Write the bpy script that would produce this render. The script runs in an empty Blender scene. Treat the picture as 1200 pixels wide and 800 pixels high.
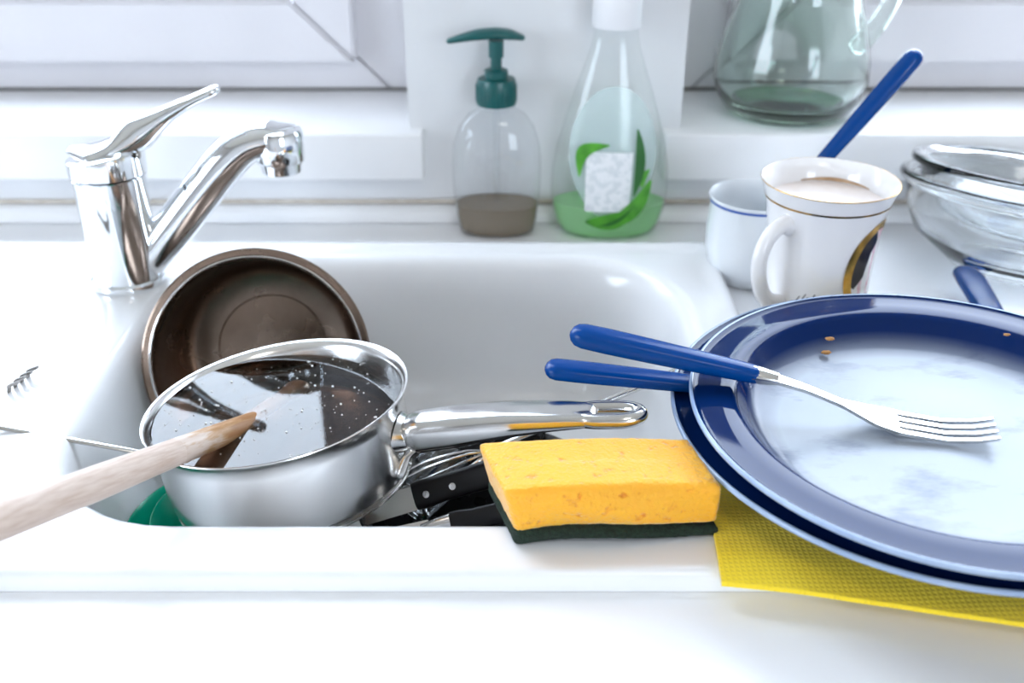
import bpy, bmesh, math, random
from mathutils import Vector, Matrix, Euler
random.seed(7)
PI = math.pi
SC = bpy.context.scene
COL = SC.collection
W = 0.90                      # height of the worktop above the floor; z below is measured from the worktop
CAM_H, PITCH, FPX = 0.36, math.radians(28.5), 1200.0

# ------------------------------------------------------------------ camera, sky, exposure, lamps
cam_d = bpy.data.cameras.new('camera'); cam = bpy.data.objects.new('camera', cam_d); COL.objects.link(cam)
cam.location = (0, 0, W + CAM_H); cam.rotation_euler = (PI / 2 - PITCH, 0, 0)
cam_d.sensor_width = 36; cam_d.lens = 36 * FPX / 1200; cam_d.clip_start = 0.02
cam_d.dof.use_dof = True; cam_d.dof.focus_distance = 0.60; cam_d.dof.aperture_fstop = 5.6
SC.camera = cam
SC.view_settings.view_transform = 'Standard'; SC.view_settings.look = 'None'
SC.view_settings.gamma = 1; SC.view_settings.use_curve_mapping = False
SC.view_settings.exposure = 0.0
SC.cycles.max_bounces = 20; SC.cycles.diffuse_bounces = 6; SC.cycles.glossy_bounces = 8
SC.cycles.transmission_bounces = 18; SC.cycles.transparent_max_bounces = 24
SC.cycles.sample_clamp_indirect = 8.0; SC.cycles.blur_glossy = 0.5
SKY = 11.6
world = bpy.data.worlds.new('world'); SC.world = world; world.use_nodes = True
nt = world.node_tree; nt.nodes.clear()
wo = nt.nodes.new('ShaderNodeOutputWorld'); wb = nt.nodes.new('ShaderNodeBackground')
tc = nt.nodes.new('ShaderNodeTexCoord'); sx = nt.nodes.new('ShaderNodeSeparateXYZ'); rp = nt.nodes.new('ShaderNodeValToRGB')
mr = nt.nodes.new('ShaderNodeMapRange'); mr.inputs['From Min'].default_value = -1; mr.inputs['From Max'].default_value = 1
nt.links.new(tc.outputs['Generated'], sx.inputs[0]); nt.links.new(sx.outputs['Z'], mr.inputs['Value'])
nt.links.new(mr.outputs[0], rp.inputs[0]); nt.links.new(rp.outputs[0], wb.inputs[0]); nt.links.new(wb.outputs[0], wo.inputs[0])
el = rp.color_ramp.elements
el[0].position = 0.47; el[0].color = (.20, .21, .20, 1); el[1].position = 0.53; el[1].color = (.785, .865, 1.0, 1)
e = el.new(1.0); e.color = (.72, .82, 1.0, 1)
wb.inputs[1].default_value = SKY

def portal(name, x, y, z, w, h, rx, rz=0):
    l = bpy.data.lights.new(name, 'AREA'); l.shape = 'RECTANGLE'; l.size = w; l.size_y = h; l.cycles.is_portal = True
    o = bpy.data.objects.new(name, l); COL.objects.link(o); o.location = (x, y, W + z); o.rotation_euler = (rx, 0, rz)
portal('window_portal', -0.60, 1.16, 0.74, 1.00, 1.24, -PI / 2)
portal('window_portal', 0.66, 1.16, 0.74, 1.00, 1.24, -PI / 2)
portal('window_portal', 1.45, -2.56, 0.60, 1.20, 1.50, PI / 2)  # opening of the added rear fill window
portal('window_portal', -2.36, -0.75, 0.65, 1.50, 1.30, PI / 2, PI / 2 * 3)  # opening of the added left fill window
# ceiling lamp added out of view as room fill (its fitting is built further down)
cl = bpy.data.lights.new('fill_lamp_light', 'AREA'); cl.shape = 'DISK'; cl.size = 0.5; cl.energy = 6; cl.color = (1, .96, .9)
clo = bpy.data.objects.new('fill_lamp_light', cl); COL.objects.link(clo); clo.location = (0.3, -0.9, W + 1.60)

# ------------------------------------------------------------------ helpers
UP = Vector((0, 0, 1))
FW = Vector((0, math.cos(PITCH), -math.sin(PITCH))); CU = Vector((0, math.sin(PITCH), math.cos(PITCH)))
CC = Vector((0, 0, CAM_H))
def at(px, py, z):
    """the point of the horizontal plane z (above the worktop) that the photograph shows at px, py"""
    d = FW + Vector((1, 0, 0)) * ((px - 600) / FPX) + CU * ((400 - py) / FPX)
    return CC + d * ((z - CAM_H) / d.z)

def aty(px, py, y):
    """the point of the upright plane y that the photograph shows at px, py"""
    d = FW + Vector((1, 0, 0)) * ((px - 600) / FPX) + CU * ((400 - py) / FPX)
    return CC + d * (y / d.y)

def mesh(name, V, Fc, m, parent=None, sharp=40, mats=None):
    me = bpy.data.meshes.new(name)
    me.from_pydata([tuple(v) for v in V], [], Fc)
    bm = bmesh.new(); bm.from_mesh(me)
    bmesh.ops.recalc_face_normals(bm, faces=bm.faces); bm.to_mesh(me); bm.free()
    for p in me.polygons: p.use_smooth = True
    me.set_sharp_from_angle(angle=math.radians(sharp))
    for q in (m if isinstance(m, (list, tuple)) else [m]): me.materials.append(q)
    o = bpy.data.objects.new(name, me); COL.objects.link(o)
    if parent: o.parent = parent
    return o

def thing(name, label, cat, loc=(0, 0, 0), rot=None, group=None):
    o = bpy.data.objects.new(name, None); COL.objects.link(o); o.empty_display_size = .02
    o.location = (loc[0], loc[1], loc[2] + W)
    if rot is not None: o.rotation_euler = rot.to_euler() if isinstance(rot, Matrix) else rot
    o['label'] = label; o['category'] = cat
    if group: o['group'] = group
    return o

def struct(o): o['kind'] = 'structure'; return o

def frame(z, xh):
    z = Vector(z).normalized(); x = Vector(xh); x = (x - z * x.dot(z)).normalized(); y = z.cross(x)
    return Matrix((x, y, z)).transposed()
def frame_x(x, zh=(0, 0, 1)):
    x = Vector(x).normalized(); z = Vector(zh); z = (z - x * x.dot(z)).normalized(); y = z.cross(x)
    return Matrix((x, y, z)).transposed()

class MB:
    def __init__(s): s.V = []; s.F = []; s.I = []
    def add(s, V, F, mi=0):
        n = len(s.V); s.V += [Vector(v) for v in V]; s.F += [[i + n for i in f] for f in F]; s.I += [mi] * len(F); return s
    def xf(s, M):
        s.V = [M @ v for v in s.V]; return s
    def build(s, name, m, parent=None, sharp=40):
        o = mesh(name, s.V, s.F, m, parent, sharp)
        if any(s.I):
            for p, i in zip(o.data.polygons, s.I): p.material_index = i
        return o

def lathe(P, n=64, sx=1, sy=1, power=None):
    V, F, rows = [], [], []
    for r, z in P:
        if r < 1e-7: rows.append([len(V)]); V.append((0, 0, z)); continue
        rows.append(list(range(len(V), len(V) + n)))
        for i in range(n):
            a = 2 * PI * i / n; c, s_ = math.cos(a), math.sin(a)
            if power: c, s_ = math.copysign(abs(c) ** power, c), math.copysign(abs(s_) ** power, s_)
            V.append((r * c * sx, r * s_ * sy, z))
    for a, b in zip(rows, rows[1:]):
        for i in range(n):
            j = (i + 1) % n
            if len(a) == 1 and len(b) == 1: continue
            if len(a) == 1: F.append([a[0], b[j], b[i]])
            elif len(b) == 1: F.append([a[i], a[j], b[0]])
            else: F.append([a[i], a[j], b[j], b[i]])
    return V, F

def loft(loops, cap0=True, cap1=True, closed=True):
    V = [v for l in loops for v in l]; n = len(loops[0]); F = []
    for k in range(len(loops) - 1):
        for i in range(n if closed else n - 1):
            j = (i + 1) % n; F.append([k * n + i, k * n + j, (k + 1) * n + j, (k + 1) * n + i])
    if cap0: F.append(list(range(n))[::-1])
    if cap1: F.append([(len(loops) - 1) * n + i for i in range(n)])
    return V, F

def tube(path, rad, n=14, flat=1.0, up=(0, 0, 1), round_ends=True, closed=False, power=None):
    """path swept by an ellipse; rad = half width sideways, rad*flat along up"""
    P = [Vector(p) for p in path]; N = len(P)
    R = rad if isinstance(rad, (list, tuple)) else [rad] * N
    Fl = flat if isinstance(flat, (list, tuple)) else [flat] * N
    up = Vector(up); loops = []
    for i in range(N):
        t = (P[(i + 1) % N] - P[i - 1]) if closed else (P[min(i + 1, N - 1)] - P[max(i - 1, 0)])
        t.normalize(); side = t.cross(up)
        if side.length < 1e-4: side = t.cross(Vector((0, 1, 0)))
        side.normalize(); u = side.cross(t)
        def ring(c, k):
            out = []
            for q in range(n):
                a = 2 * PI * q / n; ca, sa = math.cos(a), math.sin(a)
                if power: ca, sa = math.copysign(abs(ca) ** power, ca), math.copysign(abs(sa) ** power, sa)
                out.append(c + side * ca * R[i] * k + u * sa * R[i] * Fl[i] * k)
            return out
        if round_ends and not closed and i == 0:
            for k in (10, 35, 60): loops.append(ring(P[0] - t * R[0] * math.cos(math.radians(k)) * min(1, Fl[0] + .2), math.sin(math.radians(k))))
        loops.append(ring(P[i], 1))
        if round_ends and not closed and i == N - 1:
            for k in (60, 35, 10): loops.append(ring(P[i] + t * R[i] * math.cos(math.radians(k)) * min(1, Fl[i] + .2), math.sin(math.radians(k))))
    if closed: loops.append(loops[0]); return loft(loops, False, False)
    return loft(loops)

def smooth_path(pts, k=8):
    """Catmull-Rom through pts"""
    P = [Vector(p) for p in pts]; Q = [P[0] * 2 - P[1]] + P + [P[-1] * 2 - P[-2]]; out = []
    for i in range(1, len(Q) - 2):
        a, b, c, d = Q[i - 1:i + 3]
        for s in range(k):
            t = s / k
            out.append(.5 * (2 * b + (c - a) * t + (2 * a - 5 * b + 4 * c - d) * t * t + (3 * b - a - 3 * c + d) * t ** 3))
    out.append(P[-1]); return out
def lerp_list(vals, n):
    out = []
    for i in range(n):
        t = i / (n - 1) * (len(vals) - 1); k = min(int(t), len(vals) - 2); out.append(vals[k] + (vals[k + 1] - vals[k]) * (t - k))
    return out

def rbox(x0, x1, y0, y1, z0, z1, bev=.002, seg=2):
    bm = bmesh.new(); bmesh.ops.create_cube(bm, size=1)
    for v in bm.verts: v.co = Vector((x0 + (v.co.x + .5) * (x1 - x0), y0 + (v.co.y + .5) * (y1 - y0), z0 + (v.co.z + .5) * (z1 - z0)))
    if bev: bmesh.ops.bevel(bm, geom=bm.edges[:], offset=bev, segments=seg, affect='EDGES', profile=.5)
    bm.verts.index_update(); V = [v.co.copy() for v in bm.verts]; F = [[v.index for v in f.verts] for f in bm.faces]; bm.free()
    return V, F

def prism(poly, y0, y1, bev=0):
    """polygon in x,z extruded along y"""
    bm = bmesh.new(); a = [bm.verts.new((x, y0, z)) for x, z in poly]; b = [bm.verts.new((x, y1, z)) for x, z in poly]
    bm.faces.new(a); bm.faces.new(b[::-1]); n = len(poly)
    for i in range(n): bm.faces.new((a[i], b[i], b[(i + 1) % n], a[(i + 1) % n]))
    bmesh.ops.recalc_face_normals(bm, faces=bm.faces)
    if bev: bmesh.ops.bevel(bm, geom=bm.edges[:], offset=bev, segments=2, affect='EDGES')
    bm.verts.index_update(); V = [v.co.copy() for v in bm.verts]; F = [[v.index for v in f.verts] for f in bm.faces]; bm.free()
    return V, F

def patch(poly, fmap, cuts=3):
    """flat polygon (list of u,v) triangulated, subdivided and carried onto a surface by fmap(u,v)"""
    bm = bmesh.new(); vs = [bm.verts.new((u, v, 0)) for u, v in poly]
    es = [bm.edges.new((vs[i], vs[(i + 1) % len(vs)])) for i in range(len(vs))]
    bmesh.ops.triangle_fill(bm, use_beauty=True, edges=es)
    bmesh.ops.subdivide_edges(bm, edges=bm.edges[:], cuts=cuts, use_grid_fill=True)
    bmesh.ops.triangulate(bm, faces=bm.faces[:])
    bm.verts.index_update(); V = [Vector(fmap(v.co.x, v.co.y)) for v in bm.verts]; F = [[v.index for v in f.verts] for f in bm.faces]; bm.free()
    return V, F

# ------------------------------------------------------------------ materials
def new_mat(name):
    m = bpy.data.materials.new(name); m.use_nodes = True; n = m.node_tree; n.nodes.clear()
    return m, n, n.nodes.new('ShaderNodeOutputMaterial')
def setp(b, **k):
    for a, v in k.items():
        s = b.inputs[a.replace('_', ' ')]
        s.default_value = (*v, 1) if isinstance(v, tuple) and len(v) == 3 and s.type == 'RGBA' else v
def noise_fac(n, scale, detail=4, lo=.35, hi=.65, rough=.55, vec=None, kind='ShaderNodeTexNoise'):
    t = n.nodes.new('ShaderNodeTexCoord'); x = n.nodes.new(kind); x.inputs['Scale'].default_value = scale
    if kind == 'ShaderNodeTexNoise': x.inputs['Detail'].default_value = detail; x.inputs['Roughness'].default_value = rough
    src = t.outputs['Object']
    if vec:
        mp = n.nodes.new('ShaderNodeMapping'); mp.inputs['Scale'].default_value = vec; n.links.new(src, mp.inputs[0]); src = mp.outputs[0]
    n.links.new(src, x.inputs['Vector'])
    r = n.nodes.new('ShaderNodeMapRange'); r.inputs['From Min'].default_value = lo; r.inputs['From Max'].default_value = hi
    n.links.new(x.outputs[0], r.inputs['Value']); return r.outputs[0]
def mat(name, col, rough=.4, metal=0, var=None, scale=30, bump=0, bscale=200, rvar=None, vec=None, spec=.5, coat=0, lo=.35, hi=.65, **kw):
    m, n, o = new_mat(name); b = n.nodes.new('ShaderNodeBsdfPrincipled'); n.links.new(b.outputs[0], o.inputs[0])
    setp(b, Base_Color=col, Roughness=rough, Metallic=metal, Specular_IOR_Level=spec, Coat_Weight=coat, **kw)
    if var or rvar:
        f = noise_fac(n, scale, vec=vec, lo=lo, hi=hi)
        if var:
            mx = n.nodes.new('ShaderNodeMix'); mx.data_type = 'RGBA'; n.links.new(f, mx.inputs[0])
            mx.inputs[6].default_value = (*col, 1); mx.inputs[7].default_value = (*var, 1); n.links.new(mx.outputs[2], b.inputs['Base Color'])
        if rvar:
            r = n.nodes.new('ShaderNodeMapRange'); r.inputs['To Min'].default_value = rough; r.inputs['To Max'].default_value = rvar
            n.links.new(f, r.inputs['Value']); n.links.new(r.outputs[0], b.inputs['Roughness'])
    if bump:
        f = noise_fac(n, bscale, vec=vec, lo=0, hi=1); bp = n.nodes.new('ShaderNodeBump'); bp.inputs['Strength'].default_value = bump
        bp.inputs['Distance'].default_value = .002; n.links.new(f, bp.inputs['Height']); n.links.new(bp.outputs[0], b.inputs['Normal'])
    return m
def clear_mat(name, tint=(1, 1, 1), ior=1.45, rough=.02, haze=0.0, edge=(.8, .85, .9), gloss=1.0):
    """thin clear plastic or pane: straight-through light plus a Fresnel reflection, a little haze of its own"""
    m, n, o = new_mat(name)
    t = n.nodes.new('ShaderNodeBsdfTransparent'); t.inputs[0].default_value = (*tint, 1)
    g = n.nodes.new('ShaderNodeBsdfGlossy'); g.inputs['Roughness'].default_value = rough
    lw = n.nodes.new('ShaderNodeLayerWeight'); lw.inputs[0].default_value = .5; pw = n.nodes.new('ShaderNodeMath'); pw.operation = 'POWER'; pw.inputs[1].default_value = 5
    f = n.nodes.new('ShaderNodeMath'); f.operation = 'MULTIPLY_ADD'; r0 = ((ior - 1) / (ior + 1)) ** 2; f.inputs[1].default_value = 1 - r0; f.inputs[2].default_value = r0
    n.links.new(lw.outputs['Facing'], pw.inputs[0]); n.links.new(pw.outputs[0], f.inputs[0])
    d = n.nodes.new('ShaderNodeBsdfDiffuse'); d.inputs[0].default_value = (*edge, 1)
    mh = n.nodes.new('ShaderNodeMixShader'); mh.inputs[0].default_value = haze
    n.links.new(t.outputs[0], mh.inputs[1]); n.links.new(d.outputs[0], mh.inputs[2])
    ms = n.nodes.new('ShaderNodeMixShader'); k = n.nodes.new('ShaderNodeMath'); k.operation = 'MULTIPLY'; k.inputs[1].default_value = gloss
    n.links.new(f.outputs[0], k.inputs[0]); n.links.new(k.outputs[0], ms.inputs[0])
    n.links.new(mh.outputs[0], ms.inputs[1]); n.links.new(g.outputs[0], ms.inputs[2]); n.links.new(ms.outputs[0], o.inputs[0])
    return m
def glass_mat(name, col, rough=0.0, ior=1.45):
    m, n, o = new_mat(name); b = n.nodes.new('ShaderNodeBsdfPrincipled'); n.links.new(b.outputs[0], o.inputs[0])
    setp(b, Base_Color=col, Roughness=rough, IOR=ior, Transmission_Weight=1.0); return m
def liquid_mat(name, col, k=.5):
    m, n, o = new_mat(name); d = n.nodes.new('ShaderNodeBsdfDiffuse'); t = n.nodes.new('ShaderNodeBsdfTranslucent')
    d.inputs[0].default_value = (*col, 1); t.inputs[0].default_value = (*col, 1); ms = n.nodes.new('ShaderNodeMixShader'); ms.inputs[0].default_value = k
    g = n.nodes.new('ShaderNodeBsdfGlossy'); g.inputs['Roughness'].default_value = .05; f = n.nodes.new('ShaderNodeFresnel'); f.inputs[0].default_value = 1.33
    m2 = n.nodes.new('ShaderNodeMixShader'); n.links.new(d.outputs[0], ms.inputs[1]); n.links.new(t.outputs[0], ms.inputs[2])
    n.links.new(f.outputs[0], m2.inputs[0]); n.links.new(ms.outputs[0], m2.inputs[1]); n.links.new(g.outputs[0], m2.inputs[2]); n.links.new(m2.outputs[0], o.inputs[0]); return m

WALL = mat('painted_wall', (.75, .755, .77), .6, var=(.71, .715, .73), scale=9, bump=.08, bscale=160)
CEIL = mat('ceiling_paint', (.85, .85, .84), .8, bump=.05)
FLOOR = mat('floor_wood', (.30, .20, .12), .35, var=(.22, .14, .08), scale=6, vec=(1, 8, 1))
PVC = mat('white_window_plastic', (.70, .685, .71), .32, var=(.68, .665, .69), scale=14)
SILL = mat('white_sill_laminate', (.86, .86, .87), .30, var=(.84, .84, .85), scale=20)
TOP = mat('white_worktop_laminate', (.865, .87, .885), .22, var=(.845, .85, .868), scale=12, bump=.01, bscale=400)
ENAMEL = mat('white_sink_enamel', (.855, .86, .875), .14, rvar=.24, var=(.835, .84, .855), scale=18, coat=.3)
SEAL = mat('old_silicone_seal', (.62, .57, .50), .5, var=(.50, .44, .37), scale=60)
GAPDARK = mat('dark_gap_grey', (.16, .155, .15), .6)  # paints the shade of the gap above the sill
PANE = clear_mat('window_pane', (.97, .985, .98), 1.45, 0.0)
CHROME = mat('polished_chrome', (.86, .88, .90), .04, 1, rvar=.09, scale=40)
STEEL = mat('stainless_steel', (.66, .65, .64), .13, 1, rvar=.24, scale=45)
STEELB = mat('satin_steel', (.80, .79, .78), .18, 1, rvar=.24, scale=12)
DULL = mat('dulled_brown_steel', (.27, .205, .165), .24, 1, var=(.21, .155, .12), rvar=.34, scale=24)
DARKMETAL = mat('dark_steel', (.30, .28, .26), .25, 1)  # on the fork: dark reflections put into the steel colour
BLADE = mat('ground_blade_steel', (.84, .79, .73), .45, 1, rvar=.55, scale=60)
BLACKP = mat('black_plastic', (.008, .007, .008), .28, rvar=.4, scale=60, spec=.25)
BLACKPAN = mat('black_pan_coating', (.010, .010, .011), .22, rvar=.35, scale=50)
BLUEH = mat('blue_handle_plastic', (.0, .046, .22), .16, rvar=.24, scale=50, spec=.2)
TEAL = mat('teal_pump_plastic', (.001, .080, .080), .30, var=(.002, .095, .092), scale=50)
WHITEP = mat('white_cap_plastic', (.84, .84, .86), .3, bump=.02)
BOTTLE = clear_mat('clear_bottle_plastic', (.975, .98, .982), 1.52, .02, .02, gloss=1.0)
BOTTLE2 = clear_mat('clear_green_bottle_plastic', (.98, .988, .984), 1.52, .02, .025, (.8, .9, .86), gloss=1.0)
BROWNL = liquid_mat('cloudy_brown_liquid', (.38, .30, .21), .5)
GREENL = liquid_mat('pale_green_soap', (.56, .95, .52), .65)
JUGG = glass_mat('green_tinted_glass', (.90, .965, .93))
JUGB = glass_mat('thick_green_glass', (.66, .86, .70))
CLEARG = glass_mat('clear_glass', (.97, .985, .99))
def water_mat():
    m, n, o = new_mat('murky_dish_water'); b = n.nodes.new('ShaderNodeBsdfGlass'); b.inputs['IOR'].default_value = 1.48; b.inputs['Roughness'].default_value = 0
    n.links.new(b.outputs[0], o.inputs[0]); v = n.nodes.new('ShaderNodeVolumeAbsorption'); v.inputs[0].default_value = (.62, .52, .44, 1); v.inputs['Density'].default_value = 60
    n.links.new(v.outputs[0], o.inputs['Volume']); return m
WATER = water_mat()
FOAM = mat('soap_foam', (.85, .85, .85), .4)
PORC = mat('white_porcelain', (.84, .82, .82), .10, var=(.82, .80, .80), scale=10, coat=.3)
PORCB = mat('bluish_white_porcelain', (.80, .83, .86), .12, coat=.3, var=(.78, .81, .84), scale=10)
GOLD = mat('gold_band', (.62, .36, .08), .22, 1, var=(.45, .24, .05), scale=140)
RIMB = mat('blue_rim_glaze', (.01, .09, .42), .2)
COFFEE = mat('milky_coffee_dregs', (.78, .70, .66), .2, var=(.72, .62, .56), scale=50)
COFRING = mat('coffee_stain', (.36, .20, .09), .4, var=(.50, .32, .18), scale=180)
HAIR = mat('dark_print', (.020, .015, .014), .15)
PINKP = mat('pink_print', (.62, .26, .34), .15, var=(.75, .60, .62), scale=90)
WOOD = mat('bleached_wood', (.60, .49, .42), .5, var=(.48, .36, .29), scale=22, vec=(3, 30, 30), bump=.15, bscale=60)
WETWOOD = mat('wet_brown_wood', (.34, .165, .06), .4, var=(.22, .09, .03), scale=40, vec=(3, 30, 30))
GREENP = mat('green_plastic', (.0, .32, .19), .22, var=(.0, .27, .16), scale=20)
SCOUR = mat('dark_green_scourer', (.012, .035, .018), .9, var=(.004, .012, .006), scale=500, bump=1, bscale=900)
CRUMB = mat('toast_crumb', (.52, .26, .08), .7, var=(.36, .16, .04), scale=600, bump=.4, bscale=900)
LABELC = clear_mat('clear_label_print', (.90, .97, .97), 1.45, .12, .38, (.74, .88, .88))
LABELW = mat('worn_white_label', (.80, .81, .83), .5, var=(.66, .69, .71), scale=170, lo=.46, hi=.58)
LEAF = mat('printed_leaf', (.10, .42, .03), .3, var=(.05, .26, .015), scale=70)
LEAFD = mat('printed_leaf_dark', (.012, .12, .012), .3)

def foam_mat():
    m, n, o = new_mat('yellow_sponge_foam'); b = n.nodes.new('ShaderNodeBsdfPrincipled'); n.links.new(b.outputs[0], o.inputs[0])
    setp(b, Roughness=.5, Specular_IOR_Level=.4, Sheen_Weight=.65, Sheen_Roughness=.35, Subsurface_Weight=.4, Subsurface_Scale=.004, Subsurface_Radius=(1., .6, .15))
    f = noise_fac(n, 180, 3, .60, .74); mx = n.nodes.new('ShaderNodeMix'); mx.data_type = 'RGBA'
    mx.inputs[6].default_value = (.98, .46, .022, 1); mx.inputs[7].default_value = (.80, .25, .010, 1); n.links.new(f, mx.inputs[0])
    n.links.new(mx.outputs[2], b.inputs['Base Color'])
    h = noise_fac(n, 420, 3, .2, .8); bp = n.nodes.new('ShaderNodeBump'); bp.inputs['Strength'].default_value = .6; bp.inputs['Distance'].default_value = .0012
    ad = n.nodes.new('ShaderNodeMath'); ad.operation = 'SUBTRACT'; n.links.new(h, ad.inputs[0]); n.links.new(f, ad.inputs[1])
    n.links.new(ad.outputs[0], bp.inputs['Height']); n.links.new(bp.outputs[0], b.inputs['Normal']); return m
SPONGE = foam_mat()
def cloth_mat():
    m, n, o = new_mat('yellow_waffle_cloth'); b = n.nodes.new('ShaderNodeBsdfPrincipled'); n.links.new(b.outputs[0], o.inputs[0])
    setp(b, Base_Color=(.95, .69, .02), Roughness=.8, Specular_IOR_Level=.25, Sheen_Weight=.3)
    t = n.nodes.new('ShaderNodeTexCoord'); s = n.nodes.new('ShaderNodeSeparateXYZ'); n.links.new(t.outputs['Object'], s.inputs[0]); w = []
    for ax in 'XY':
        k = n.nodes.new('ShaderNodeMath'); k.operation = 'MULTIPLY'; k.inputs[1].default_value = 2 * PI / .0028; n.links.new(s.outputs[ax], k.inputs[0])
        c = n.nodes.new('ShaderNodeMath'); c.operation = 'COSINE'; n.links.new(k.outputs[0], c.inputs[0]); w.append(c)
    mx = n.nodes.new('ShaderNodeMath'); mx.operation = 'MAXIMUM'; n.links.new(w[0].outputs[0], mx.inputs[0]); n.links.new(w[1].outputs[0], mx.inputs[1])
    bp = n.nodes.new('ShaderNodeBump'); bp.inputs['Strength'].default_value = .6; bp.inputs['Distance'].default_value = .0003
    n.links.new(mx.outputs[0], bp.inputs['Height']); n.links.new(bp.outputs[0], b.inputs['Normal']); return m
CLOTH = cloth_mat()
def plate_mat():
    """navy glaze; the middle is dulled by a dried whitish film with wiped streaks"""
    m, n, o = new_mat('navy_plate_glaze'); b = n.nodes.new('ShaderNodeBsdfPrincipled'); n.links.new(b.outputs[0], o.inputs[0])
    setp(b, Specular_IOR_Level=.16)
    t = n.nodes.new('ShaderNodeTexCoord'); ln = n.nodes.new('ShaderNodeVectorMath'); ln.operation = 'LENGTH'
    fl = n.nodes.new('ShaderNodeVectorMath'); fl.operation = 'MULTIPLY'; fl.inputs[1].default_value = (1, 1, 0)
    n.links.new(t.outputs['Object'], fl.inputs[0]); n.links.new(fl.outputs[0], ln.inputs[0])
    r = n.nodes.new('ShaderNodeMapRange'); r.inputs['From Min'].default_value = .108; r.inputs['From Max'].default_value = .088; n.links.new(ln.outputs['Value'], r.inputs['Value'])
    f = noise_fac(n, 13, 6, .14, .46, .60, (1.0, 2.2, 1)); mu = n.nodes.new('ShaderNodeMath'); mu.operation = 'MULTIPLY'
    n.links.new(r.outputs[0], mu.inputs[0]); n.links.new(f, mu.inputs[1])
    cm = n.nodes.new('ShaderNodeMix'); cm.data_type = 'RGBA'; cm.inputs[6].default_value = (.002, .016, .085, 1); cm.inputs[7].default_value = (.37, .41, .47, 1)
    n.links.new(mu.outputs[0], cm.inputs[0]); n.links.new(cm.outputs[2], b.inputs['Base Color'])
    rm = n.nodes.new('ShaderNodeMapRange'); rm.inputs['To Min'].default_value = .05; rm.inputs['To Max'].default_value = .26
    n.links.new(mu.outputs[0], rm.inputs['Value']); n.links.new(rm.outputs[0], b.inputs['Roughness']); return m
PLATE = plate_mat()
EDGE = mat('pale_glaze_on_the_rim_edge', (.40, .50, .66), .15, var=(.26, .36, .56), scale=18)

# ------------------------------------------------------------------ the setting
WY, SY, FY, HY = 0.905, 0.885, 1.037, 1.017          # wall face, sill nose, frame face, sash face
XL, XR, YB, ZF, ZC = -2.3, 2.3, -2.5, -W, 1.65
def box_struct(name, boxes, m):
    b = MB()
    for q in boxes: b.add(*rbox(*q, bev=0))
    o = b.build(name, m, None, 30); o.location.z = W; return struct(o)
PX0, PX1 = -0.093, 0.152
box_struct('wall_back', [(PX0, PX1, WY, 1.15, 0, 1.42), (XL, -1.13, WY, 1.15, ZF, 1.42), (1.19, XR, WY, 1.15, ZF, 1.42),
                         (-1.13, PX0, WY, 1.15, ZF, .045), (PX1, 1.19, WY, 1.15, ZF, .045), (PX0, PX1, WY, 1.15, ZF, 0), (XL, XR, WY, 1.15, 1.42, ZC)], WALL)
box_struct('wall_left', [(XL - .1, XL, YB - .1, -1.5, ZF, ZC), (XL - .1, XL, 0, 1.15, ZF, ZC), (XL - .1, XL, -1.5, 0, ZF, 0), (XL - .1, XL, -1.5, 0, 1.3, ZC)], WALL)
box_struct('wall_right', [(XR, XR + .1, YB - .1, 1.15, ZF, ZC)], WALL)
box_struct('wall_front', [(XL, .85, YB - .1, YB, ZF, ZC), (2.05, XR, YB - .1, YB, ZF, ZC), (.85, 2.05, YB - .1, YB, ZF, -.15), (.85, 2.05, YB - .1, YB, 1.35, ZC)], WALL)
box_struct('floor', [(XL - .1, XR + .1, YB - .1, 1.15, ZF - .1, ZF)], FLOOR)
box_struct('ceiling', [(XL - .1, XR + .1, YB - .1, 1.15, ZC, ZC + .1)], CEIL)
def trim(name, V, F, m):
    o = mesh(name, V, F, m, None, 35); o.location.z = W; return struct(o)
trim('trim_1', *rbox(-1.16, -0.0794, SY, FY + .02, .045, .088, .0025, 3), SILL)
trim('trim_2', *rbox(.136, 1.20, SY, FY + .02, .045, .088, .0025, 3), SILL)
# small coved upstand and its old seal along the foot of the wall
prof = [(WY - .012, .0008), (WY - .0115, .006), (WY - .009, .011), (WY - .005, .014), (WY - .001, .0155), (WY - .0005, .0008)]
V, F = loft([[Vector((x, y, z)) for y, z in prof] for x in (-1.5, 1.5)]); trim('trim_3', V, F, SILL)
V, F = tube([(-1.5, WY - .002, .0185), (1.5, WY - .002, .0185)], .0022, 8); trim('trim_4', V, F, SEAL)

def rails(parent, name, x0, x1, z0, z1, w, y0, y1, m, g=.0007, bev=.0015):
    for poly in ([(x0, z0), (x1, z0), (x1 - w, z0 + w), (x0 + w, z0 + w)], [(x0, z1), (x0 + w, z1 - w), (x1 - w, z1 - w), (x1, z1)],
                 [(x0, z0), (x0 + w, z0 + w), (x0 + w, z1 - w), (x0, z1)], [(x1, z0), (x1, z1), (x1 - w, z1 - w), (x1 - w, z0 + w)]):
        c = Vector((sum(p[0] for p in poly) / 4, sum(p[1] for p in poly) / 4))
        horiz = abs(poly[0][1] - poly[1][1]) < 1e-6 or abs(poly[0][1] - poly[3][1]) < 1e-6 and False
        q = []
        n = len(poly)
        for i in range(n):                              # inset every edge by g so that the mitres show as joints
            a, b, d = Vector(poly[i - 1]), Vector(poly[i]), Vector(poly[(i + 1) % n])
            def ln(p, s):
                t = (s - p).normalized(); nn = Vector((-t.y, t.x))
                if nn.dot(c - p) < 0: nn = -nn
                return p + nn * g, t
            (p1, t1), (p2, t2) = ln(a, b), ln(b, d)
            den = t1.x * t2.y - t1.y * t2.x; k = ((p2 - p1).x * t2.y - (p2 - p1).y * t2.x) / den
            v = p1 + t1 * k; q.append((v.x, v.y))
        mesh(name, *prism(q, y0, y1, bev), m, parent, 35)
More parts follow.
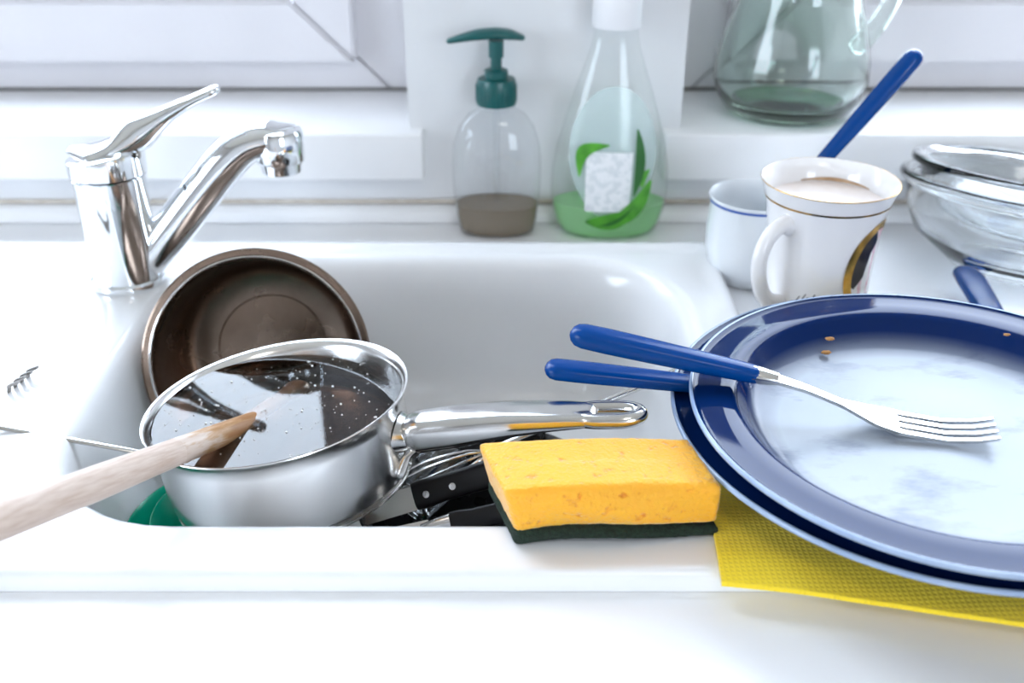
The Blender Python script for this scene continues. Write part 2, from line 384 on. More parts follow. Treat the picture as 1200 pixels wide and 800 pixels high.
def window(i, x0, x1, z0, z1):
    r = bpy.data.objects.new('window_%d' % i, None); COL.objects.link(r); r.location.z = W; struct(r)
    rails(r, 'frame_rail', x0, x1, z0, z1, .066, FY, FY + .07, PVC)
    rails(r, 'sash_rail', x0 + .060, x1 - .060, z0 + .060, z1 - .060, .060, HY, FY + .05, PVC, bev=.003)
    rails(r, 'glazing_bead', x0 + .1185, x1 - .1185, z0 + .1185, z1 - .1185, .014, HY + .005, HY + .02, PVC, .0003, .002)
    mesh('gap_strip', *rbox(x0 + .01, x1 - .01, FY - .004, FY + .001, .0882, .0906, 0), GAPDARK, r, 30)  # dark strip standing in for the shaded gap between frame and sill
    mesh('glass_pane', *rbox(x0 + .115, x1 - .115, HY + .021, HY + .025, z0 + .115, z1 - .115, 0), PANE, r, 30)
window(1, -1.13, PX0, .059, 1.42)
window(2, PX1, 1.19, .059, 1.42)
# unseen rear window, added to light the fronts of things
r3 = bpy.data.objects.new('window_3', None); COL.objects.link(r3); r3.location.z = W; struct(r3)
rails(r3, 'frame_rail', .85, 2.05, -.15, 1.35, .07, YB - .08, YB - .01, PVC)
mesh('glass_pane', *rbox(.91, 1.99, YB - .05, YB - .044, -.09, 1.29, 0), PANE, r3, 30)

r4 = bpy.data.objects.new('window_4', None); COL.objects.link(r4); r4.location = (XL, -.75, W); r4.rotation_euler = (0, 0, PI / 2); struct(r4)  # unseen left window, added for more fill from the room side
rails(r4, 'frame_rail', -.75, .75, 0, 1.3, .07, .01, .08, PVC)
mesh('glass_pane', *rbox(-.69, .69, .042, .048, .06, 1.24, 0), PANE, r4, 30)

t = thing('added_ceiling_lamp', 'round flat ceiling lamp added out of view for fill light', 'lamp', (.3, -.9, ZC))
mesh('lamp_body', *lathe([(0, 0), (.27, 0), (.275, -.01), (.27, -.035), (.255, -.04), (0, -.038)]), WHITEP, t)

# ------------------------------------------------------------------ worktop and sink
SX0, SX1, SY0, SY1 = -.85, .172, .3965, .819          # outer edge of the sink
BX0, BX1, BY0, BY1 = -.283, .140, .430, .797          # its bowl opening
b = MB()
for q in ((XL + .3, SX0 + .01, .27, WY, -.038, 0), (SX1 - .01, XR - .3, .27, WY, -.038, 0), (SX0 + .01, SX1 - .01, .27, SY0 + .01, -.038, 0), (SX0 + .01, SX1 - .01, SY1 - .01, WY, -.038, 0)):
    b.add(*rbox(*q, bev=0))
o = b.build('worktop', TOP, None, 30); o.location.z = W
o['label'] = 'white laminate kitchen worktop running under the window sills'; o['category'] = 'worktop'

def rr(x0, x1, y0, y1, r, n=10, m=14):
    out = []
    cs = [((x1 - r, y0 + r), -90), ((x1 - r, y1 - r), 0), ((x0 + r, y1 - r), 90), ((x0 + r, y0 + r), 180)]
    for k, ((cx, cy), a0) in enumerate(cs):
        arc = [(cx + r * math.cos(math.radians(a0 + 90 * i / n)), cy + r * math.sin(math.radians(a0 + 90 * i / n))) for i in range(n + 1)]
        out += arc
        (nx, ny), na = cs[(k + 1) % 4]; e = (nx + r * math.cos(math.radians(na)), ny + r * math.sin(math.radians(na)))
        out += [(arc[-1][0] + (e[0] - arc[-1][0]) * i / m, arc[-1][1] + (e[1] - arc[-1][1]) * i / m) for i in range(1, m)]
    return out
DZ = .012
sink = thing('sink', 'white enamel inset sink with a bowl full of dirty dishes', 'sink', (0, 0, 0))
loops = []
EX = -.325                                             # where the bowl piece meets the drainer
lip = [(0, .0002, 0), (0, .0075, 0), (.0012, .0108, 0), (.004, .012, .0028), (.008, .012, .0034), (.012, .012, .0022), (.016, .012, 0), (.022, .012, 0)]
def lip_at(y):
    d = min(y - SY0, SY1 - y)
    for (i0, z0, a0), (i1, z1, a1) in zip(lip, lip[1:]):
        if d <= i1 and i1 > i0: k = max(0, (d - i0) / (i1 - i0)); return z0 + (z1 - z0) * k + ((a0 + (a1 - a0) * k) if y > .7 else 0)
    return DZ
def lipz(z, add, y): return z + (add if y > .7 else 0)
for ins, z, add in lip:
    pts = rr(EX, SX1 - ins, SY0 + ins, SY1 - ins, max(.004, .012 - ins), 10, 14)
    row = []; r_ = max(.004, .012 - ins)
    for x, y in pts:
        if x > EX + r_ + 1e-6: row.append(Vector((x, y, lipz(z, add, y))))
        elif x > EX + 1e-6 or y < SY0 + ins + r_ + 1e-6 or y > SY1 - ins - r_ - 1e-6:      # square the corner where the drainer joins on
            q = SY0 + ins if y < .6 else SY1 - ins; row.append(Vector((x, q, lipz(z, add, q))))
        else: row.append(Vector((x, y, lip_at(y))))
    loops.append(row)
for ins, z in ((0, DZ), (.003, .0115), (.007, .0095), (.0105, .0055), (.013, 0), (.0155, -.009), (.019, -.03), (.026, -.08), (.034, -.102), (.048, -.117), (.075, -.124), (.12, -.126), (.16, -.1265)):
    loops.append([Vector((x, y, z)) for x, y in rr(BX0 + ins, BX1 - ins, BY0 + ins, BY1 - ins, max(.012, .098 - ins * .75), 10, 14)])
V, F = loft(loops, False, True); mesh('bowl', V, F, ENAMEL, sink, 60)
ys = [SY0 + i for i, z, a in lip]; zs = [(z, a) for i, z, a in lip]
st = [(SY0 + i, z, 0) for i, z, a in lip] + [(SY0 + .022 + (SY1 - SY0 - .044) * k / 40, DZ, 0) for k in range(1, 40)] + [(SY1 - i, z + a, a) for i, z, a in lip[::-1]]
rows = []
for k in range(61):
    x = EX - (EX - SX0) * k / 60 if k else EX
    row = []
    for y, z, a in st:
        d = math.hypot(x + .425, (y - .655)) - .088
        z2 = z - .0035 * (1 - max(0, min(1, (d + .012) / .012)) ** 2 * (3 - 2 * max(0, min(1, (d + .012) / .012)))) if d < 0 else z
        if d >= 0 and y > .47 and y < .78 and x < -.40:
            g = math.cos((y - .655) / .024 * 2 * PI); z2 -= .0012 * max(0, g) * min(1, (-.40 - x) / .03)
        row.append(Vector((x, y, z2)))
    rows.append(row)
V = [v for r_ in rows for v in r_]; n = len(st); F = [[k * n + i, k * n + i + 1, (k + 1) * n + i + 1, (k + 1) * n + i] for k in range(60) for i in range(n - 1)]
mesh('drainer', V, F, ENAMEL, sink, 60)
# waste in the floor of the bowl
wst = MB(); wst.add(*lathe([(.045, -.1262), (.047, -.1245), (.042, -.124), (.036, -.1262), (.012, -.128), (0, -.126)], 40)); wst.xf(Matrix.Translation((.02, .66, 0)))
wst.build('waste_ring', STEEL, sink)

# ------------------------------------------------------------------ mixer tap
FB = (-.305, .741, DZ + .0003)
tap = thing('mixer_tap', 'chrome mixer tap with lever at the back corner of the sink', 'tap', FB)
mesh('base_ring', *lathe([(0, 0), (.0285, 0), (.029, .002), (.0285, .0055), (.0265, .007), (0, .007)]), CHROME, tap)
mesh('body', *lathe([(0, .0068), (.0262, .0068), (.0258, .03), (.0265, .06), (.0272, .0885), (.0262, .0895), (0, .0895)]), CHROME, tap)
# cap: collar with a slanting crown that runs out into the lever
cap = MB()
n = 48; loops = []
def capz(a, k): return .094 + k * (.0125 + .004 * math.cos(a))
for r, k in ((.0262, -.1), (.0285, 0), (.0287, .5), (.0285, .92), (.0272, 1.0), (.020, 1.06), (.010, 1.08), (.001, 1.08)):
    loops.append([Vector((r * math.cos(2 * PI * i / n), r * math.sin(2 * PI * i / n), capz(2 * PI * i / n, k) if k > 0 else .0915 + k * .01)) for i in range(n)])
cap.add(*loft(loops)); cap.build('lever_cap', CHROME, tap)
TB = Vector(FB)
lp = smooth_path([aty(x, y, .741) - TB for x, y in ((88, 176), (112, 178), (140, 170), (165, 154), (195, 134), (226, 117), (250, 106))], 6)
mesh('lever', *tube(lp, lerp_list([.010, .0215, .0205, .0135, .0088, .0080, .0076], len(lp)), 20, lerp_list([.35, .30, .42, .95, .75, .50, .48], len(lp))), CHROME, tap)
sp = smooth_path([aty(x, y, Y) - TB for x, y, Y in ((160, 322, .742), (171, 308, .744), (204, 266, .747), (238, 222, .750), (264, 190, .752), (286, 170, .754), (310, 161, .756), (330, 159, .757))], 6)
mesh('spout', *tube(sp, lerp_list([.0140, .0155, .0160, .0162, .0168, .0172, .0176, .0158], len(sp)), 24, lerp_list([1, 1, 1, 1, .96, .86, .76, .62], len(sp))), CHROME, tap)
hp_ = aty(327, 167, .757) - TB
aer = MB(); aer.add(*lathe([(0, -.023), (.0140, -.023), (.0150, -.022), (.0155, -.0145), (.0178, -.014), (.0184, -.0125), (.0187, .007), (.0170, .0105), (.010, .0118), (0, .012)], 48))
aer.xf(Matrix.Translation(hp_)); aer.build('aerator', CHROME, tap)
dot = MB(); dot.add(*lathe([(0, 0), (.0035, 0), (.0030, .0012), (0, .0016)], 20)); dot.xf(Matrix.Translation((.0285, -.010, .108)) @ Matrix.Rotation(PI / 2, 4, 'Y')); dot.build('grub_screw', DARKMETAL, tap)

# ------------------------------------------------------------------ bottles by the wall
pump = thing('soap_dispenser', 'clear pump bottle with teal pump and brown liquid dregs', 'soap dispenser', (-.0135, .8765, 0))
PB = [(.0, .0), (.030, 0), (.034, .003), (.0365, .015), (.039, .040), (.0395, .065), (.038, .082), (.033, .098), (.025, .109), (.0165, .1145), (.0150, .116), (.0150, .122)]
mesh('bottle', *lathe(PB, 64, 1, .62, .85), BOTTLE, pump)
mesh('liquid', *lathe([(0, .0015), (.029, .0015), (.033, .004), (.0353, .015), (.0365, .028), (0, .028)], 56, 1, .60, .85), BROWNL, pump)
mesh('dip_tube', *tube([(0, .002, .004), (0, 0, .14)], .0026, 10), BOTTLE, pump)
pc = mesh('pump_collar', *lathe([(0, .118), (.0170, .118), (.0174, .120), (.0172, .136), (.0160, .140), (.0102, .141), (.0102, .147), (.0085, .148), (0, .148)]), TEAL, pump)
rid = MB()
for k in range(28):
    a = 2 * PI * k / 28; rid.add(*tube([(.0173 * math.cos(a), .0173 * math.sin(a), .121), (.0172 * math.cos(a), .0172 * math.sin(a), .135)], .0006, 5))
rid.build('collar_ridges', TEAL, pc)
mesh('pump_stem', *lathe([(0, .147), (.0048, .147), (.0048, .158), (.0064, .158), (.0066, .172), (0, .172)], 28), TEAL, pump)
hp = smooth_path([(.021, 0, .1745), (.012, 0, .1765), (0, 0, .1775), (-.015, 0, .1765), (-.028, 0, .174), (-.0385, 0, .1715)], 5)
mesh('pump_head', *tube(hp, lerp_list([.007, .010, .0105, .0095, .007, .0045], len(hp)), 18, lerp_list([.35, .42, .45, .48, .5, .55], len(hp))), TEAL, pump)

soap = thing('dish_soap_bottle', 'teardrop dish soap bottle with white cap and pale green liquid', 'bottle', (.0872, .875, 0))
SB = [(0, .002), (.036, 0), (.043, .003), (.0475, .012), (.0515, .028), (.0525, .045), (.0515, .062), (.0475, .084), (.0405, .108), (.0335, .130), (.0265, .150), (.0205, .168), (.0185, .178), (.0185, .186)]
SBY = .53
def sbr(z):
    for (r0, z0), (r1, z1) in zip(SB[1:], SB[2:]):
        if z0 <= z <= z1: return r0 + (r1 - r0) * (z - z0) / (z1 - z0)
    return SB[-1][0]
mesh('bottle', *lathe(SB, 72, 1, SBY), BOTTLE2, soap)
mesh('liquid', *lathe([(0, .003), (.035, .0015), (.042, .0045), (.0462, .0125), (.0495, .026), (.0500, .031), (0, .031)], 64, 1, SBY), GREENL, soap)
cp = mesh('cap', *lathe([(0, .184), (.0200, .184), (.0208, .186), (.0205, .215), (.019, .228), (.017, .231), (0, .231)]), WHITEP, soap)
def onbottle(off):
    def f(u, v):
        r = sbr(v) + off; c = max(-.97, min(.97, u / r)); return (u, -r * math.sqrt(1 - c * c) * SBY - off, v)
    return f
ol = [(.0375 * math.sin(a) * (1 - .18 * math.cos(a)), .072 - .050 * math.cos(a) + (.016 * max(0, -math.cos(a)) ** 2)) for a in [2 * PI * k / 40 for k in range(40)]]
lab = mesh('label', *patch(ol, onbottle(.0006), 4), LABELC, soap, 60)
mesh('blank_patch', *patch([(-.0235, .030), (.0155, .030), (.0170, .083), (-.0235, .084)], onbottle(.0014), 6), LABELW, lab, 60)
def blade(p0, p1, w, bend, n=8):
    p0, p1 = Vector(p0), Vector(p1); d = p1 - p0; nn = Vector((-d.y, d.x)).normalized(); A, B = [], []
    for i in range(n + 1):
        t_ = i / n; c = p0 + d * t_ + nn * bend * math.sin(PI * t_); h = w * math.sin(PI * min(1, t_ * .94 + .03)) ** .8
        A.append(c + nn * h); B.append(c - nn * h)
    return [tuple(v) for v in A + B[::-1]]
for p0, p1, w, bd, mm in (((-.010, .016), (.034, .058), .0075, -.009, LEAF), ((-.022, .020), (.022, .030), .008, -.004, LEAF), ((-.012, .0165), (.018, .034), .0016, -.004, LEAFD),
                          ((.019, .045), (.020, .103), .0045, -.004, LEAFD), ((-.029, .062), (-.004, .090), .0055, .012, LEAF), ((.026, .052), (.032, .068), .0035, .003, LEAF)):
    mesh('printed_leaf', *patch(blade(p0, p1, w, bd), onbottle(.0022 if mm is LEAF else .0026), 2), mm, lab, 60)

# ------------------------------------------------------------------ jug on the sill
jug = thing('glass_jug', 'green tinted glass jug standing on the sill by the window', 'jug', (.258, .953, .0885))
jo = [(0, 0), (.044, 0), (.051, .0015), (.058, .006), (.0655, .018), (.0705, .035), (.0695, .052), (.0635, .075), (.0555, .10), (.049, .13), (.045, .165), (.047, .195), (.050, .205)]
ji = [(.0478, .205), (.0447, .195), (.0427, .165), (.0467, .13), (.0532, .10), (.0612, .075), (.067, .052), (.0678, .035), (.063, .020), (.055, .0115), (.042, .0095), (.02, .0115), (0, .012)]
mesh('jug_body', *lathe(jo + ji, 72), JUGG, jug)
mesh('jug_base', *lathe([(0, .0012), (.040, .0012), (.048, .0028), (.0535, .0065), (.0530, .0095), (.042, .0085), (0, .0095)], 64), JUGB, jug)
hp = smooth_path([(.0600, 0, .063), (.075, 0, .085), (.087, 0, .115), (.092, 0, .150), (.082, 0, .180), (.062, 0, .190), (.0485, 0, .188)], 6)
mesh('handle', *tube(hp, lerp_list([.010, .0085, .0075, .007, .007, .008, .009], len(hp)), 16, .7, up=(0, 1, 0)), JUGG, jug)

# ------------------------------------------------------------------ cutlery with blue handles
def plank(st, thick, zc):
    """flat metal strip: stations (x, y0, y1) with height zc(x)"""
    V, F = [], []
    for x, y0, y1 in st:
        z = zc(x)
        V += [(x, y0, z), (x, y1, z), (x, y1 * .97 + y0 * .03, z - thick), (x, y0 * .97 + y1 * .03, z - thick)]
    n = len(st)
    for k in range(n - 1):
        for i in range(4): F.append([k * 4 + i, k * 4 + (i + 1) % 4, (k + 1) * 4 + (i + 1) % 4, (k + 1) * 4 + i])
    F.append([3, 2, 1, 0]); F.append([(n - 1) * 4 + i for i in range(4)]); return V, F
def interp(tab):
    def f(x):
        for (a, b), (c, d) in zip(tab, tab[1:]):
            if x <= c: return b + (d - b) * max(0, (x - a) / (c - a))
        return tab[-1][1]
    return f
def cutlery(name, label, cat, butt, tip, kind, L, group=None, hl=.106, hw=.0085, hf=.8, dark=None):
    d = Vector(tip) - Vector(butt); t = thing(name, label, cat, butt, frame_x(d), group)
    met = dark or STEEL
    k = [.0, .02, .05, .08, 1.0]
    hx = [.006, .02, .045, .07, .09, hl]; hr = [hw * .98, hw, hw * .95, hw * .88, hw * .80, hw * .72]
    if not dark:
        mesh('handle', *tube([(x, 0, 0) for x in hx], hr, 24, hf, power=.85), BLUEH, t)
        mesh('ferrule', *tube([(hl - .002, 0, 0), (hl + .004, 0, 0), (hl + .0125, 0, 0)], [hw * .735, hw * .70, hw * .55], 20, hf, round_ends=False), met, t)
    a = hl + .010
    if kind == 'fork':
        zc = interp([(a, .0012), (a + .02, -.001), (a + .042, -.0055), (a + .058, -.0085), (a + .075, -.0095), (L - .025, -.008), (L - .010, -.004), (L, .0005)])
        hw_ = interp([(a, .0046), (a + .02, .0034), (a + .04, .0033), (a + .052, .0075), (a + .062, .0110), (a + .073, .0122)])
        r = a + .073; xs = [a + (r - a) * i / 16 for i in range(17)]
        f = MB(); f.add(*plank([(x, -hw_(x), hw_(x)) for x in xs], .0022, zc)); hd = f.build('fork_head', met, t, 50)
        for c in (-.0099, -.0033, .0033, .0099):
            xs = [r - .001 + (L - r + .001) * i / 10 for i in range(11)]
            mesh('tine', *plank([(x, c - .0022 * (1 - .45 * i / 10), c + .0022 * (1 - .45 * i / 10)) for i, x in enumerate(xs)], .0020, zc), met, hd, 50)
    elif kind == 'knife':
        zc = interp([(a, .0008), (a + .012, -.004), (a + .045, -.014), (a + .07, -.0175), (L, -.019)])
        xs = [a + (L - a) * i / 14 for i in range(15)]
        mesh('blade', *plank([(x, -.0055 - .003 * min(1, (x - a) / .03) + (.006 * max(0, (x - L + .03) / .03) ** 2), .0055) for x in xs], .0012, zc), met, t, 50)
    elif kind == 'spoon':
        pts = [(a, 0, 0), (a + .03, 0, -.002), (L - .05, 0, -.004)]
        mesh('neck', *tube(smooth_path(pts, 4), lerp_list([.0040, .0030, .0032], 9), 12, .6), met, t)
        V, F = lathe([(0, -.007), (.4, -.0065), (.75, -.004), (1, 0), (.97, .0003), (.72, -.0028), (.38, -.0052), (0, -.0056)], 32)
        V = [Vector((L - .027 + v[0] * .027, v[1] * .0165, v[2] - .003)) for v in V]; mesh('spoon_bowl', V, F, met, t)
    return t

# ------------------------------------------------------------------ mugs
mug = thing('coffee_mug', 'tall white mug with gold rim line and gold oval print, dregs inside', 'mug', (.229, .703, 0), (0, 0, math.radians(0)))
MP = [(.034, 0), (.0362, .0012), (.0370, .004), (.0380, .02), (.0390, .05), (.0405, .075), (.0426, .091), (.0458, .1025), (.0488, .1105)]
MI = [(.0484, .1113), (.0473, .1105), (.0437, .1022), (.0404, .0905), (.0382, .075), (.0367, .05), (.0357, .02), (.032, .006), (0, .005)]
mesh('mug_body', *lathe([(0, .0015), (.033, .0015)] + MP + MI, 72), PORC, mug)
mr_ = interp([(z, r) for r, z in MP])
def band(z0, z1, off, fn, rows=3):
    P = [(fn(z0 + (z1 - z0) * i / rows) + off, z0 + (z1 - z0) * i / rows) for i in range(rows + 1)]; return lathe(P, 72)
mesh('gold_line', *band(.0985, .1000, .0003, mr_), GOLD, mug)
mesh('gold_rim', *lathe([(.0489, .1108), (.04905, .1111), (.0487, .1114), (.0485, .1114)], 72), GOLD, mug)
mesh('coffee', *lathe([(0, .0950), (.033, .0950), (.0416, .0952)], 56), COFFEE, mug)
stn = MB()
V, F = [], []
for i in range(41):
    a = math.radians(28 + 75 * i / 40); w_ = .0011 * math.sin(PI * i / 40) + .0003
    for z in (.0958, .0958 + w_ * 2.0): V.append(((interp([(.0905, .0404), (.1022, .0437)])(z) - .0005) * math.cos(a), (interp([(.0905, .0404), (.1022, .0437)])(z) - .0005) * math.sin(a), z))
F = [[2 * i, 2 * i + 1, 2 * i + 3, 2 * i + 2] for i in range(40)]
mesh('coffee_tidemark', V, F, COFRING, mug)
hd = Vector((-.80, -.60, 0))
hp = smooth_path([hd * .034 + UP * .083, hd * .048 + UP * .0875, hd * .062 + UP * .080, hd * .068 + UP * .064, hd * .064 + UP * .045, hd * .053 + UP * .030, hd * .034 + UP * .021], 7)
mesh('handle', *tube(hp, lerp_list([.0085, .0066, .0062, .0060, .0060, .0060, .0075], len(hp)), 18, .85, up=hd.cross(UP)), PORC, mug)
A0 = math.radians(-38)                                   # the side of the mug that carries the oval print
def onmug(off):
    def f(u, v):
        r = mr_(v) + off; a = A0 + u / .037; return (r * math.cos(a), r * math.sin(a), v)
    return f
def oval(rx, rz, cz, n=36, a0=0, a1=2 * PI): return [(rx * math.cos(a0 + (a1 - a0) * k / n), cz + rz * math.sin(a0 + (a1 - a0) * k / n)) for k in range(n + (0 if a1 - a0 > 6.28 else 1))]
def ring(rx, rz, w, cz, off, n=48):
    V, F = [], []
    for k in range(n):
        a = 2 * PI * k / n
        for q in (0, .5, 1): V.append(onmug(off)((rx - w * q) * math.cos(a), cz + (rz - w * q) * math.sin(a)))
    for k in range(n):
        j = (k + 1) % n
        for q in (0, 1): F.append([k * 3 + q, k * 3 + q + 1, j * 3 + q + 1, j * 3 + q])
    return V, F
pr = mesh('oval_print', *patch(oval(.0225, .034, .052), onmug(.0002), 3), PINKP, mug, 60)
mesh('dark_print', *patch([(-.0215, .052), (-.020, .066), (-.0135, .079), (-.004, .083), (.0, .074), (-.006, .066), (-.0075, .058), (-.009, .048), (-.0165, .040), (-.0205, .043)], onmug(.0005), 3), HAIR, pr, 60)
mesh('gold_oval', *ring(.0262, .0382, .0062, .052, .0006), GOLD, pr, 60)
lt = MB()
for k, (u, h, s_) in enumerate(((-.056, .004, .002), (-.053, .0065, .003), (-.050, .004, .0015), (-.047, .007, .003), (-.0445, .004, .001), (-.036, .006, .0028), (-.0335, .006, .0028), (-.030, .004, .0015))):
    lt.add(*patch([(u, .030), (u + .0008, .030), (u + .0008 + s_, .030 + h), (u + s_, .030 + h)], onmug(.0004), 1))
lt.build('lettering', HAIR, mug)

cup = thing('blue_rimmed_cup', 'small white cup with a thin blue rim line behind the mug', 'cup', (.196, .775, 0))
cup.scale.z = .93
CP = [(.025, 0), (.027, .0015), (.030, .006), (.0355, .020), (.0378, .035), (.0378, .050), (.0368, .062), (.0365, .070), (.0378, .0775)]
CI = [(.0372, .0785), (.0362, .0775), (.0347, .070), (.0350, .062), (.0360, .050), (.0360, .035), (.0335, .021), (.027, .008), (0, .006)]
mesh('cup_body', *lathe([(0, .0015), (.024, .0015)] + CP + CI, 64), PORCB, cup)
cr_ = interp([(z, r) for r, z in CP])
mesh('blue_line', *band(.0735, .0757, .0003, cr_), RIMB, cup)

b0 = Vector((.307, .785, .182)); t0 = Vector((.178, .770, .0105))
cutlery('teaspoon', 'blue handled teaspoon standing up in the blue rimmed cup', 'spoon', b0, t0, 'spoon', (t0 - b0).length, hl=.115, hw=.0085)

# ------------------------------------------------------------------ nested glass bowls at the right
def glass_bowl(R, h, th, foot):
    o_ = [(0, 0), (foot * .9, 0), (foot, .001), (foot * 1.12, .006), (R * .80, h * .34), (R * .90, h * .62), (R * .935, h * .84), (R * .945, h * .885), (R * .985, h * .905), (R, h * .94), (R * .995, h * .98), (R * .97, h)]
    i_ = [(R * .93, h * .99), (R * .905, h * .93), (R * .875, h * .65), (R * .775, h * .38), (foot * 1.05, th + .006), (foot * .8, th + .001), (0, th)]
    return lathe(o_ + i_, 80)
gb = thing('glass_bowl', 'round clear glass casserole bowl with a flared rim on the worktop', 'bowl', (.412, .770, .0085), frame((.10, .13, 1), (1, 0, 0)))
mesh('bowl_body', *glass_bowl(.104, .072, .004, .050), CLEARG, gb, 60)
gl = thing('glass_dish', 'clear glass dish nested inside the larger glass bowl', 'dish', (.4165, .776, .0395), frame((.10, .13, 1), (1, 0, 0)))
lo_ = [(0, 0), (.040, .0005), (.070, .012), (.088, .034), (.091, .046), (.0975, .0478), (.098, .0505), (.0965, .053)]
li_ = [(.090, .053), (.0865, .049), (.083, .036), (.067, .016), (.039, .0045), (0, .004)]
mesh('dish_body', *lathe(lo_ + li_, 80), CLEARG, gl, 60)

# ------------------------------------------------------------------ cloth, plates, forks at the right front
def slab(poly_fn, nu, nv, th):
    V, F = [], []
    for s in (0, 1):
        for i in range(nu + 1):
            for j in range(nv + 1):
                p = poly_fn(i / nu, j / nv); V.append(Vector(p) - (Vector((0, 0, th)) if s else Vector()))
    N = (nu + 1) * (nv + 1); ix = lambda s, i, j: s * N + i * (nv + 1) + j
    for i in range(nu):
        for j in range(nv):
            F.append([ix(0, i, j), ix(0, i + 1, j), ix(0, i + 1, j + 1), ix(0, i, j + 1)]); F.append([ix(1, i, j), ix(1, i, j + 1), ix(1, i + 1, j + 1), ix(1, i + 1, j)])
    for i in range(nu):
        F.append([ix(0, i, 0), ix(1, i, 0), ix(1, i + 1, 0), ix(0, i + 1, 0)]); F.append([ix(0, i, nv), ix(0, i + 1, nv), ix(1, i + 1, nv), ix(1, i, nv)])
    for j in range(nv):
        F.append([ix(0, 0, j), ix(0, 0, j + 1), ix(1, 0, j + 1), ix(1, 0, j)]); F.append([ix(0, nu, j), ix(1, nu, j), ix(1, nu, j + 1), ix(0, nu, j + 1)])
    return V, F
cl_ = thing('dishcloth', 'folded yellow waffle dishcloth lying under the blue plates', 'cloth', (0, 0, 0))
fx = interp([(.104, .3888), (.125, .3850), (.146, .3815), (.185, .3740), (.215, .3660), (.24, .3600), (.30, .350), (.36, .345)])
def top_layer(u, v):
    x0 = .104 + .012 * v; x = x0 + (.365 - x0) * u; y = fx(x) + (.605 - fx(x)) * v
    z = .0158 - .0022 * max(0, 1 - v * 10) * (1 if u < .2 else 1.0) + .0006 * math.sin(x * 60) * max(0, 1 - v * 5)
    return (x, y, z)
mesh('top_layer', *slab(top_layer, 60, 40, .0028), CLOTH, cl_, 50)
def lower_layer(zt, x0, inset):
    def f(u, v):
        x = x0 + (.358 - x0) * u; y = fx(x) + inset + (.600 - fx(x) - inset) * v; return (x, y, zt)
    return f
for k, (zt, x0) in enumerate(((.0126, .178), (.0084, .179), (.0042, .180))): mesh('folded_layer', *slab(lower_layer(zt, x0, .026 + .006 * k), 30, 24, .0036), CLOTH, cl_, 50)

def plate(R, name, label, loc, group):
    s = R / .142
    P = [(0, .0015), (.070, .0015), (.072, 0), (.078, 0), (.080, .002), (.098, .0040), (.110, .0095), (.117, .0190), (.137, .0208), (.1412, .0228), (.1421, .0245), (.1416, .0258), (.1408, .0259),
         (.1398, .0253), (.1386, .0247), (.137, .0245), (.128, .0246), (.1190, .0243), (.1162, .0236), (.1140, .0212), (.1065, .0112), (.100, .0074), (.094, .0060), (.05, .0055), (0, .0055)]
    t = thing(name, label, 'plate', loc, None, group)
    mesh('plate_body', *lathe([(r * s, z * s) for r, z in P], 128), PLATE, t, 60)
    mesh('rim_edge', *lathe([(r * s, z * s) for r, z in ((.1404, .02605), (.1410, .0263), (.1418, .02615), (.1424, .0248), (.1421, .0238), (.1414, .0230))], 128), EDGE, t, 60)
    return t
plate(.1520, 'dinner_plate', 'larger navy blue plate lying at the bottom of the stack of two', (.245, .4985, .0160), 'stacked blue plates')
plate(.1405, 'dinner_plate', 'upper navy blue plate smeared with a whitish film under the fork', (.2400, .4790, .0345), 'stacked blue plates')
pt = Vector((.2677, .4743, .0482))
cutlery('fork', 'blue handled fork lying across the upper blue plate', 'fork', (.0358, .525, .0800), pt, 'fork', (pt - Vector((.0358, .525, .0800))).length, 'blue handled cutlery on the plates')
kb = Vector((.0205, .531, .0535)); kt = kb + Vector((.209, -.018, -.015))
cutlery('table_knife', 'blue handled knife sticking out between the two blue plates', 'knife', kb, kt, 'knife', .20, 'blue handled cutlery on the plates', hl=.098, hf=.62, hw=.0088)
b0 = at(1131, 316, .0190); e0 = at(1161, 361, .0190); d_ = (Vector((e0.x, e0.y, 0)) - Vector((b0.x, b0.y, 0))).normalized()
cutlery('spoon', 'blue handled spoon lying on the worktop beside the glass bowl', 'spoon', b0, b0 + d_ * .175 - UP * .0070, 'spoon', .175, hw=.0115, hf=.5)
for k, (px, py, s_) in enumerate(((972, 397, .0022), (968, 413, .0022), (1180, 392, .0016))):
    zc_ = (.0495, .0440, .0600)[k]; p = at(px, py, zc_)
    V, F = lathe([(0, -.5), (.5, -.42), (.9, -.1), (1, .1), (.6, .45), (0, .6)], 9)
    V = [Vector((v[0] * s_ * 1.5, v[1] * s_ * .8, v[2] * s_)) * (1 + .25 * random.uniform(-1, 1)) for v in V]
    o = mesh('crumb', V, F, CRUMB, None, 20); o.location = (p.x, p.y, p.z + W)
    o['label'] = ('brown crumb on the sloping back wall of the upper plate', 'brown crumb at the edge of the whitish film on the upper plate', 'tiny crumb on the rim of the upper plate near the glass bowl')[k]; o['category'] = 'crumb'; o['group'] = 'crumbs on the upper plate'

